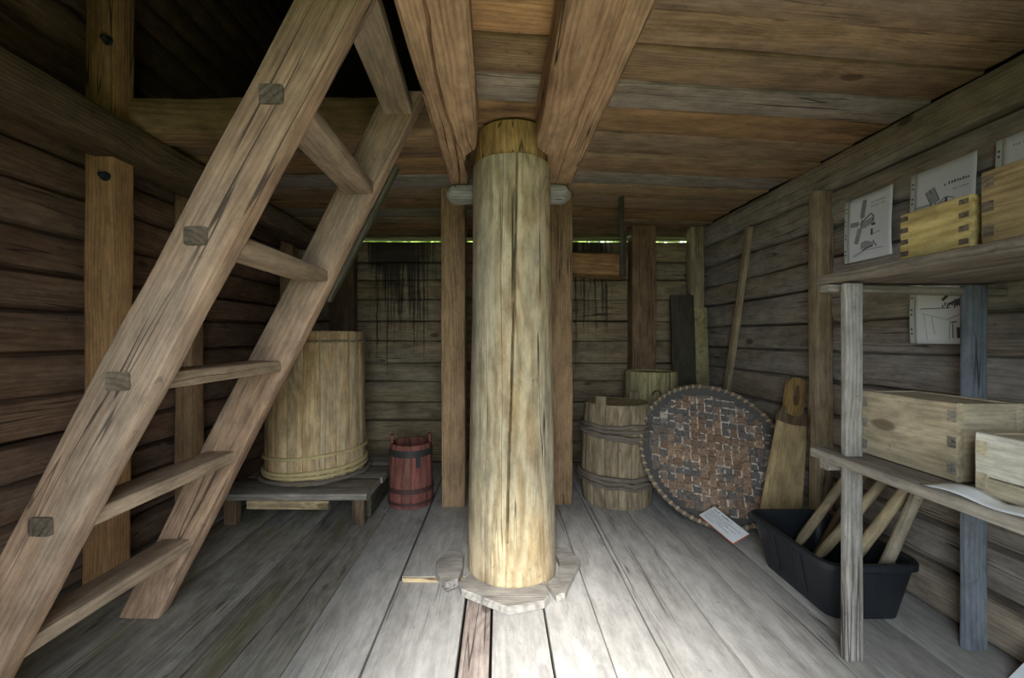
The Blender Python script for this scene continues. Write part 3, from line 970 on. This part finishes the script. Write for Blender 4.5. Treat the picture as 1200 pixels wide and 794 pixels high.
def line(x0, y0, x1, y1, w=.0016):
    d = Vector((x1-x0, y1-y0)); l = d.length or 1e-4
    nx, ny = -d.y/l*w/2, d.x/l*w/2
    return [(x0-nx, y0-ny), (x1-nx, y1-ny), (x1+nx, y1+ny), (x0+nx, y0+ny)]


def marks(x, y, width, hgt, rnd, bold=.5):
    """a blurred row of lettering too small to read: separate letter-sized marks"""
    out, cx = [], x
    while cx < x+width:
        w = hgt*rnd.uniform(.45, .75)
        if rnd.random() < .15:
            cx += hgt*.6
            continue
        h2 = hgt*rnd.choice((.68, .68, .7, 1.0))
        out.append(rect(cx, y, cx+w*bold, y+h2))
        if rnd.random() < .6:
            out.append(rect(cx+w*bold, y+h2*.4, cx+w*.9, y+h2*.4+hgt*.22))
        cx += w+hgt*.16
    return out


A, B, D = Vector((1.189, 2.434, .086)), Vector((1.267, 2.22, .024)), Vector((1.296, 2.450, .122))
MS, LW, LH = quad_frame(A, B, D)
sg = empty('information_card', (1.27, 2.25, 0))
tag(sg, 'white printed information card on an orange backing leaning on the basket', 'card')
me = prism_mesh('backing', [(-.001, -.001), (LW+.001, -.001), (LW+.001, LH+.001), (-.001, LH+.001)], -.009, -.002, .001)
new_obj('backing', me, M['sign_red'], sg, MS)
new_obj('card', prism_mesh('card', [(0, 0), (LW, 0), (LW, LH), (0, LH)], -.0015, .001, .0004), M['paper'], sg, MS)
rr = random.Random(5)
print_rows = marks(.018, LH*.80, LW*.52, LH*.10, rr, .62)
for i, frac in enumerate((.92, .62, .86, .55, .80, .35)):
    print_rows += marks(.012, LH*(.66-.105*i), LW*frac*.93, LH*.052, rr, .6)
flat_boxes('print', print_rows, .001, .0014, M['ink'], sg, MS)

# ------------------------------------------------------------------ long-handled paddle board
pa = empty('wooden_paddle', (1.62, 2.40, 0))
tag(pa, 'pale yellow wooden paddle with slotted hand grip leaning behind the black tub', 'paddle')
P0, P1 = Vector((1.615, 2.37, .004)), Vector((1.765, 2.462, .70))
MP = frame(P0, P1, (0, -1, 0))                    # local z faces the room
LP = (P1-P0).length
o = new_obj('blade', prism_mesh('blade', [(0, -.125), (LP-.01, -.085), (LP+.005, -.078), (LP+.005, .072), (LP-.01, .08), (0, .125)], -.011, .011, .003), M['paddle'], pa, MP)
stn = new_obj('stained_end', prism_mesh('stained_end', [(LP-.075, -.095), (LP-.082, -.05), (LP-.086, 0), (LP-.083, .05), (LP-.075, .092), (LP-.008, .081), (LP+.006, .073), (LP+.006, -.079), (LP-.008, -.086)], -.0115, .0125, .001), M['paddle_stain'], o, MP)
stn['label'] = 'dark stained upper end of the blade'
# hand grip with a slot
bm = bmesh.new()
outer, inner = [], []
nn = 28
for i in range(nn):
    q = 2*math.pi*i/nn
    sx, sy = math.cos(q), math.sin(q)
    e = .55
    ox = math.copysign(abs(sx)**e, sx)*.115; oy = math.copysign(abs(sy)**e, sy)*.056
    ix = math.copysign(abs(sx)**.8, sx)*.062; iy = math.copysign(abs(sy)**.8, sy)*.021
    outer.append((ox, oy)); inner.append((ix+.008, iy-.004))
v, f = [], []
for z in (-.014, .014):
    v += [(LP+.085+p[0], p[1], z) for p in outer]+[(LP+.085+p[0], p[1], z) for p in inner]
for i in range(nn):
    j = (i+1) % nn
    f += [(2*nn+i, 2*nn+j, 3*nn+j, 3*nn+i), (j, i, nn+i, nn+j), (i, j, 2*nn+j, 2*nn+i), (nn+j, nn+i, 3*nn+i, 3*nn+j)]
o = new_obj('hand_grip', pydata('hand_grip', v, f, sharp=35), M['paddle_dark'], pa, MP)
o['label'] = 'dark worn grip with an oval slot'
bm.free()

# ------------------------------------------------------------------ black plastic tub with wooden clubs
tb = empty('plastic_tub', (1.46, 1.87, 0))
tag(tb, 'black plastic storage tub on the floor under the shelf', 'tub')


def rrect(x0, x1, y0, y1, r, n=5):
    pts = []
    for (cx, cy, a0) in ((x1-r, y1-r, 0), (x0+r, y1-r, 90), (x0+r, y0+r, 180), (x1-r, y0+r, 270)):
        for i in range(n+1):
            a = math.radians(a0+90*i/n)
            pts.append((cx+r*math.cos(a), cy+r*math.sin(a)))
    return pts


def loft(name, rings, closed_ends=True):
    n = len(rings[0][0]); v, f = [], []
    for poly, z in rings:
        v += [(p[0], p[1], z) for p in poly]
    for i in range(len(rings)-1):
        for j in range(n):
            f.append((i*n+j, i*n+(j+1) % n, (i+1)*n+(j+1) % n, (i+1)*n+j))
    if closed_ends:
        f += [tuple(reversed(range(n))), tuple(range((len(rings)-1)*n, len(rings)*n))]
    return pydata(name, v, f, sharp=35)


TX0, TX1, TY0, TY1, TZ = 1.290, 1.665, 1.605, 2.120, .245


def tubring(t, ins, r):
    d = .045*(1-t)+ins
    return rrect(TX0+d, TX1-d*.8, TY0+d, TY1-d, r)


new_obj('tub_body', loft('tub_body', [(tubring(0, 0, .05), .003), (tubring(.1, 0, .055), .02), (tubring(.9, 0, .06), TZ-.03), (tubring(.95, 0, .06), TZ-.006),
                                     (tubring(.95, .005, .055), TZ-.006), (tubring(.1, .005, .05), .03), (tubring(.05, .007, .05), .012)]), M['plastic'], tb)
new_obj('tub_rim', loft('tub_rim', [(tubring(.97, .002, .06), TZ-.022), (tubring(1, -.012, .07), TZ-.024), (tubring(1, -.013, .07), TZ-.002), (tubring(1, -.009, .07), TZ+.003),
                                   (tubring(1, .004, .06), TZ+.003), (tubring(.97, .009, .055), TZ-.01)], False), M['plastic'], tb)
for yy in (1.79, 1.96):
    timber('rib', (TX0+.036, yy, .04), (TX0+.002, yy, TZ-.03), .05, .012, M['plastic'], tb, up=(-1, 0, 0), r=.003, jit=0, seg=3)
timber('rib', (1.46, TY0+.036, .04), (1.46, TY0+.002, TZ-.03), .07, .012, M['plastic'], tb, up=(0, -1, 0), r=.003, jit=0, seg=3)

for (p0, p1, rad, lab, mt) in (
        ((1.44, 1.985, .13), (1.832, 2.06, .55), .020, 'thick pale wooden club at the far left of the black tub', 'club'),
        ((1.44, 1.86, .135), (1.825, 1.84, .60), .020, 'wooden club half hidden by the grey shelf leg in the black tub', 'club'),
        ((1.50, 1.83, .05), (1.66, 1.58, .665), .022, 'light wooden club right of the shelf leg in the black tub', 'club'),
        ((1.572, 1.73, .05), (1.615, 1.53, .66), .021, 'greyish wooden club nearest the wall end of the black tub', 'club_grey'),
        ((1.48, 1.95, .05), (1.835, 1.96, .63), .018, 'dark brown club deep in the black tub', 'dark_post')):
    a, b = Vector(p0), Vector(p1)
    L_ = (b-a).length
    me = tube_mesh('wooden_club', [(L_*t_, .004*n3(t_*2, rad*99, 1), .004*n3(t_*2, 5, rad*99)) for t_ in [i/16 for i in range(17)]],
                   [rad*.55, rad*.96]+[rad*(1.05-.12*(i/14)) for i in range(14)]+[rad*.6], 12, jit=.06)
    o = new_obj('wooden_club', me, M[mt], None, frame(a, b, (0, 0, 1)))
    tag(o, lab, 'club', 'wooden clubs standing in the black tub')

# ------------------------------------------------------------------ shelf unit on the right
sh = empty('wall_shelf', (1.5, 1.0, 0))
tag(sh, 'rough two-tier plank shelf unit standing along the right wall', 'shelf')
for (x0, x1, y0, y1, zt, mt, lb) in ((1.218, 1.277, 1.437, 1.462, 1.325, 'grey_wood', 0), (1.695, 1.775, 1.487, 1.510, 1.325, 'blue_grey', 0),
                                     (1.218, 1.277, .10, .125, 1.325, 'grey_wood', 0), (1.695, 1.775, .10, .123, 1.325, 'blue_grey', 0)):
    timber('leg', ((x0+x1)/2, (y0+y1)/2, 0), ((x0+x1)/2, (y0+y1)/2, zt), x1-x0, y1-y0, M[mt], sh, up=(0, 1, 0), r=.004, jit=.002)
for y in (1.512, .17):
    timber('cross_rail', (1.20, y, 1.317), (1.855, y, 1.300), .04, .028, M['shelf'], sh, r=.004, jit=.002)
    timber('cross_rail', (1.20, y, .667), (1.855, y, .667), .04, .034, M['shelf'], sh, r=.004, jit=.002)
for i, (xa, xb) in enumerate(((1.195, 1.395), (1.40, 1.61), (1.615, 1.835))):
    timber('upper_board', ((xa+xb)/2, .02, 1.350), ((xa+xb)/2, 1.545+.01*i, 1.350), xb-xa, .033, M['shelf_dark'], sh, r=.005, jit=.003)
for i, (xa, xb) in enumerate(((1.185, 1.345), (1.35, 1.56), (1.565, 1.68))):
    timber('lower_board', ((xa+xb)/2, .02, .702), ((xa+xb)/2, 1.56-.03*i, .702), xb-xa, .034, M['shelf'], sh, r=.005, jit=.003)


def jointed_box(name, x0, x1, y0, y1, z0, z1, mat, label, th=.02, joints=4, lid=True, jmat='tenon', bands=None):
    """box of boards with finger joints showing on the room-side face"""
    e = empty(name, ((x0+x1)/2, (y0+y1)/2, z0))
    tag(e, label, 'box')
    zm = (z0+z1)/2
    hh = z1-z0
    for (za, zb, mt) in (bands or [(z0, z1, mat)]):
        timber('side_board', (x0+th/2, y0, (za+zb)/2), (x0+th/2, y1, (za+zb)/2), th, zb-za-.0015, M[mt], e, r=.006, jit=.0015, seg=8)
    timber('side_board', (x1-th/2, y0, zm), (x1-th/2, y1, zm), th, hh, M[mat], e, r=.006, jit=.0015, seg=8)
    timber('end_board', (x0+th*.9, y0+th/2+.001, zm), (x1-th*.9, y0+th/2+.001, zm), th, hh-.002, M[mat], e, r=.004, jit=.0015, seg=8)
    timber('end_board', (x0+th*.9, y1-th/2-.001, zm), (x1-th*.9, y1-th/2-.001, zm), th, hh-.002, M[mat], e, r=.004, jit=.0015, seg=8)
    zz = z1-.003 if lid else z0+.02
    timber('lid' if lid else 'bottom', ((x0+x1)/2, y0+th, zz-.008), ((x0+x1)/2, y1-th, zz-.008), x1-x0-2*th+.002, .014, M[mat], e, r=.003, jit=.001, seg=6)
    st_ = hh/joints
    for i in range(joints):
        za = z0+st_*(i+.30)
        for (ya, yb) in ((y0+.0005, y0+th*1.05), (y1-th*1.05, y1-.0005)):
            timber('joint_finger', (x0-.0012, (ya+yb)/2, za+st_*.2), (x0+.006, (ya+yb)/2, za+st_*.2), yb-ya, st_*.42, M[jmat], e, r=.001, jit=.0004, seg=3)
    return e


SU, SLW = 1.3695, .7215                            # tops of the two shelves
jointed_box('wooden_box', 1.225, 1.50, 1.068, 1.25, SU, SU+.140, 'box_yellow', 'small yellow pine box with finger joints on the upper shelf', joints=4, th=.022)
jointed_box('wooden_box', 1.225, 1.60, .62, 1.040, SU, SU+.185, 'box_brown', 'larger brown stained box on the upper shelf nearest the camera', joints=3, th=.024)
jointed_box('wooden_box', 1.30, 1.495, 1.165, 1.470, SLW, SLW+.225, 'box_tan', 'tan dovetailed wooden box with closed lid on the lower shelf', joints=3, th=.022, jmat='shelf')
jointed_box('wooden_box', 1.262, 1.52, .66, 1.085, SLW, SLW+.165, 'box_tan', 'pale wooden box in front of the tan box on the lower shelf', joints=2, th=.024, jmat='box_tan',
            bands=[(SLW, SLW+.05, 'box_tan'), (SLW+.0505, SLW+.165, 'box_pale')])

# loose sheet along the lower shelf edge
v, f = [], []
for i in range(13):
    for j in range(5):
        x = 1.192+.062*j/4
        y = .86+.30*i/12
        v.append((x, y, SLW+.003+.012*abs(math.sin(i*.5))*(j/4)+.004*math.sin(i*.9)))
for i in range(12):
    for j in range(4):
        f.append((i*5+j, i*5+j+1, (i+1)*5+j+1, (i+1)*5+j))
o = new_obj('paper_sheet', pydata('paper_sheet', v, f), M['paper'])
sm = o.modifiers.new('thickness', 'SOLIDIFY'); sm.thickness = .0012
tag(o, 'white curled paper sheet lying along the lower shelf edge', 'paper')

# plain white board built for an unidentified white shape, lower right
me = prism_mesh('white_board', [(0, 0), (.28, 0), (.28, .17), (.04, .17)], 0, .004, .001)
x_ = Vector((.0, -1, .0)).normalized(); y_ = Vector((.42, 0, .9)); y_ = (y_-x_*y_.dot(x_)).normalized(); z_ = x_.cross(y_)
Mx = Matrix((x_, y_, z_)).transposed().to_4x4(); Mx.translation = (1.685, 1.355, .006)
o = new_obj('white_board', me, M['paper'], None, Mx)
tag(o, 'plain white board standing at the foot of the right wall', 'board')

# ------------------------------------------------------------------ printed sheets on the right wall
def sheet(y_far, z_top, label, art, w=.252, h=.325, curl=.012):
    """punched pocket; local x runs towards the camera (left to right as seen), y is up"""
    e = empty('pinned_sheet', (XR-.03, y_far-w/2, z_top-h))
    tag(e, label, 'poster')
    Mx = Matrix(((0, 0, -1, XR-.034), (-1, 0, 0, y_far), (0, 1, 0, z_top-h), (0, 0, 0, 1)))
    surf = lambda x, y: curl*((x/w-.45)**2)*1.6+.004*math.sin(y*14)
    nx, ny = 14, 12
    def grid(name, xa, xb, mat, z):
        v, f = [], []
        for i in range(nx+1):
            for j in range(ny+1):
                x, y = xa+(xb-xa)*i/nx, h*j/ny
                v.append((x, y, surf(x, y)+z))
        for i in range(nx):
            for j in range(ny):
                a = i*(ny+1)+j
                f.append((a, a+ny+1, a+ny+2, a+1))
        o = new_obj(name, pydata(name, v, f), mat, e, Mx)
        s_ = o.modifiers.new('thickness', 'SOLIDIFY'); s_.thickness = .0008
        return o
    grid('paper', .018, w, M['paper'], 0)
    p = grid('pocket_edge', 0, .0178, M['strip'], .0005)
    holes = [rect(.006, h*t_, .0125, h*t_+.008) for t_ in (.12, .18, .38, .44, .60, .66, .80, .86)]
    flat_boxes('punch_holes', holes, .0008, .0014, M['ink'], p, Mx, surf)
    dark, soft = art(w, h)
    # split long strokes so that they follow the curl
    flat_boxes('drawing', dark, .0005, .0012, M['ink'], e, Mx, surf)
    flat_boxes('shading', soft, .0004, .0010, M['ink_soft'], e, Mx, surf)
    return e


def vane(cx, cy, ang, l, wd, dark, soft):
    d = Vector((math.cos(ang), math.sin(ang))); n_ = Vector((-d.y, d.x))
    c = Vector((cx, cy))
    a = c+d*l*.25
    b = c+d*l
    dark.append(line(*c, *b, .003))
    for s_ in (-1, 1):
        dark.append(line(*(a+n_*wd*s_*.5), *(b+n_*wd*s_*.5), .0018))
    m = 7
    for i in range(m+1):
        p = a+(b-a)*i/m
        soft.append(line(*(p-n_*wd*.5), *(p+n_*wd*.5), .0022))
    soft.append([tuple(a-n_*wd*.45), tuple(b-n_*wd*.45), tuple(b+n_*wd*.45), tuple(a+n_*wd*.45)][::1])


def art_mill(w, h):
    dark, soft = [], []
    cx, cy = .098, .185
    for ang, l in ((1.45, .115), (3.05, .062), (-1.85, .10)):
        vane(cx, cy, ang, l, .022, dark, soft)
    soft.append([(.096, .06), (.160, .055), (.165, .205), (.100, .190)])
    dark.append(line(.097, .188, .150, .222, .006)); dark.append(line(.150, .222, .168, .200, .005))
    dark.append(line(.096, .055, .099, .19, .002)); dark.append(line(.163, .06, .166, .205, .002))
    dark += [rect(.152, .115, .163, .145), rect(.155, .160, .176, .172), rect(.158, .185, .165, .196)]
    dark += [line(.163, .118, .205, .125, .002), line(.165, .085, .182, .055, .004), line(.100, .05, .160, .062, .006)]
    dark += [line(.05, .022, .12, .048, .002), line(.12, .048, .215, .045, .002), line(.05, .03, .10, .045, .0015)]
    soft += marks(.150, .270, .075, .011, random.Random(2)) + marks(.150, .252, .07, .010, random.Random(3))
    return dark, soft


def art_mill_beam(w, h):
    dark, soft = [], []
    cx, cy = .110, .155
    for ang, l in ((1.95, .085), (3.12, .085), (-1.7, .09)):
        vane(cx, cy, ang, l, .036, dark, soft)
    soft.append([(.112, .03), (.150, .03), (.150, .180), (.114, .165)])
    dark += [rect(.140, .10, .149, .185), line(.149, .185, .175, .172, .003), line(.112, .165, .140, .185, .003)]
    for i in range(6):
        soft.append(line(.165+.01*i, .125, .170+.01*i, .162, .004))
    dark += [line(.160, .125, .215, .120, .002), line(.165, .165, .212, .150, .002), line(.21, .15, .225, .115, .002), line(.155, .11, .22, .105, .002)]
    dark += marks(.135, .232, .098, .013, random.Random(8), .5)
    soft += marks(.17, .205, .06, .007, random.Random(9))
    return dark, soft


def art_gear(w, h):
    dark, soft = [], []
    dark += [line(.045, .185, .16, .182, .003), line(.13, .215, .165, .25, .012), line(.15, .195, .20, .215, .010), rect(.175, .19, .205, .215), line(.16, .25, .22, .265, .004)]
    for i in range(10):
        dark.append(rect(.13+.009*i, .185+.006*math.sin(i*2.1), .135+.009*i, .196+.01*math.sin(i*1.7)))
    soft += [line(.05, .165, .15, .135, .002), line(.15, .135, .235, .170, .003), line(.09, .15, .10, .05, .002), line(.16, .135, .155, .02, .002), line(.06, .16, .07, .02, .0015)]
    dark += [line(.165, .11, .185, .115, .006), rect(.185, .03, .225, .085), line(.17, .03, .17, .105, .003), line(.20, .11, .235, .105, .006)]
    for i in range(4):
        soft.append(line(.188, .035+.013*i, .235, .06+.013*i, .004))
    dn = lambda L_: [[(p[0], p[1]-.036 if p[1] > .12 else p[1]*.78) for p in q] for q in L_]
    return dn(dark), dn(soft)


def art_side(w, h):
    dark, soft = [], []
    soft += marks(.05, .285, .15, .010, random.Random(12))
    dark += [line(.06, .05, .20, .05, .002), line(.08, .05, .10, .20, .003), line(.18, .05, .16, .20, .003), line(.10, .20, .13, .24, .004), line(.13, .24, .16, .20, .004)]
    return dark, soft


sheet(2.160, 1.850, 'white sheet with a windmill sketch nearest the wall post', art_mill, w=.262)
sheet(1.815, 1.850, 'white sheet with a windmill sketch and heading above the yellow box', art_mill_beam)
sheet(1.505, 1.855, 'white sheet at the photo edge above the brown box', art_side)
sheet(1.815, 1.435, 'white sheet with a gear sketch hanging under the upper shelf', art_gear)

# ------------------------------------------------------------------ odds and ends at the back
t = timber('log_stub', (.28, 3.60, 1.80), (1.10, 3.60, 1.765), .2, .215, M['orange_post'], r=.085, jit=.008)
tag(t, 'short orange log stub held under the gap in the back wall', 'log')
t = empty('hanging_rod', (.87, 2.88, 1.57))
tag(t, 'thin dark rod hanging from the ceiling in front of the back wall', 'rod')
timber('upper_rod', (.858, 2.88, 1.86), (.858, 2.88, 2.128), .034, .02, M['dark_board'], t, up=(0, 1, 0), r=.004, jit=.003)
timber('lower_rod', (.872, 2.88, 1.575), (.872, 2.88, 1.885), .044, .022, M['dark_board'], t, up=(0, 1, 0), r=.004, jit=.003)
t = timber('leaning_board', (1.56, 3.42, .005), (1.585, 3.56, 1.51), .20, .03, M['dark_board'], None, up=(0, -1, 0), r=.004, jit=.003)
tag(t, 'blackened board leaning in the far right corner', 'board')
t = timber('leaning_plank', (1.745, 3.47, .005), (1.745, 3.565, 1.40), .11, .035, M['tub'], None, up=(0, -1, 0), r=.004, jit=.003)
tag(t, 'narrow pale plank leaning beside the blackened board', 'plank')
t = timber('leaning_pole', (1.772, 3.36, .005), (1.822, 2.98, 1.945), .055, .035, M['tan_post'], None, up=(-1, 0, 0), r=.006, jit=.004)
tag(t, 'thin tall batten leaning against the right wall', 'batten')

# ------------------------------------------------------------------ outside
gm = pydata('ground', [(-40, -40, -.3), (40, -40, -.3), (40, 40, -.3), (-40, 40, -.3)], [(0, 1, 2, 3)], smooth=False)
g = new_obj('ground', gm, M['earth'])
tag(g, 'grassy ground outside the building', 'ground', kind='structure')
tr = empty('leafy_tree', (.4, 8.0, -.3))
tag(tr, 'green leafy tree glimpsed through the gap in the back wall', 'tree')
new_obj('trunk', tube_mesh('trunk', [(.4, 8.0, -.3), (.45, 8.0, 1.2), (.38, 8.05, 2.6), (.4, 8.0, 4.0)], [.16, .13, .10, .05], 10), M['bark'], tr)
rl = random.Random(21)
v, f = [], []
for i in range(14000):
    while True:
        p = Vector((rl.uniform(-1, 1), rl.uniform(-1, 1), rl.uniform(-1, 1)))
        if .3 < p.length < 1: break
    c = Vector((.4+p.x*5.6, 8.0+p.y*1.6, 2.6+p.z*2.6))
    a = Vector((rl.gauss(0, 1), rl.gauss(0, 1), rl.gauss(0, 1))).normalized()
    b = a.orthogonal().normalized()
    s = rl.uniform(.08, .16)
    k0 = len(v)
    v += [tuple(c-a*s), tuple(c+b*s*.45+a*.01), tuple(c+a*s), tuple(c-b*s*.45+a*.01)]
    f.append((k0, k0+1, k0+2, k0+3))
o = new_obj('foliage', pydata('foliage', v, f, smooth=False), M['leaf'], tr)
o['kind'] = 'stuff'
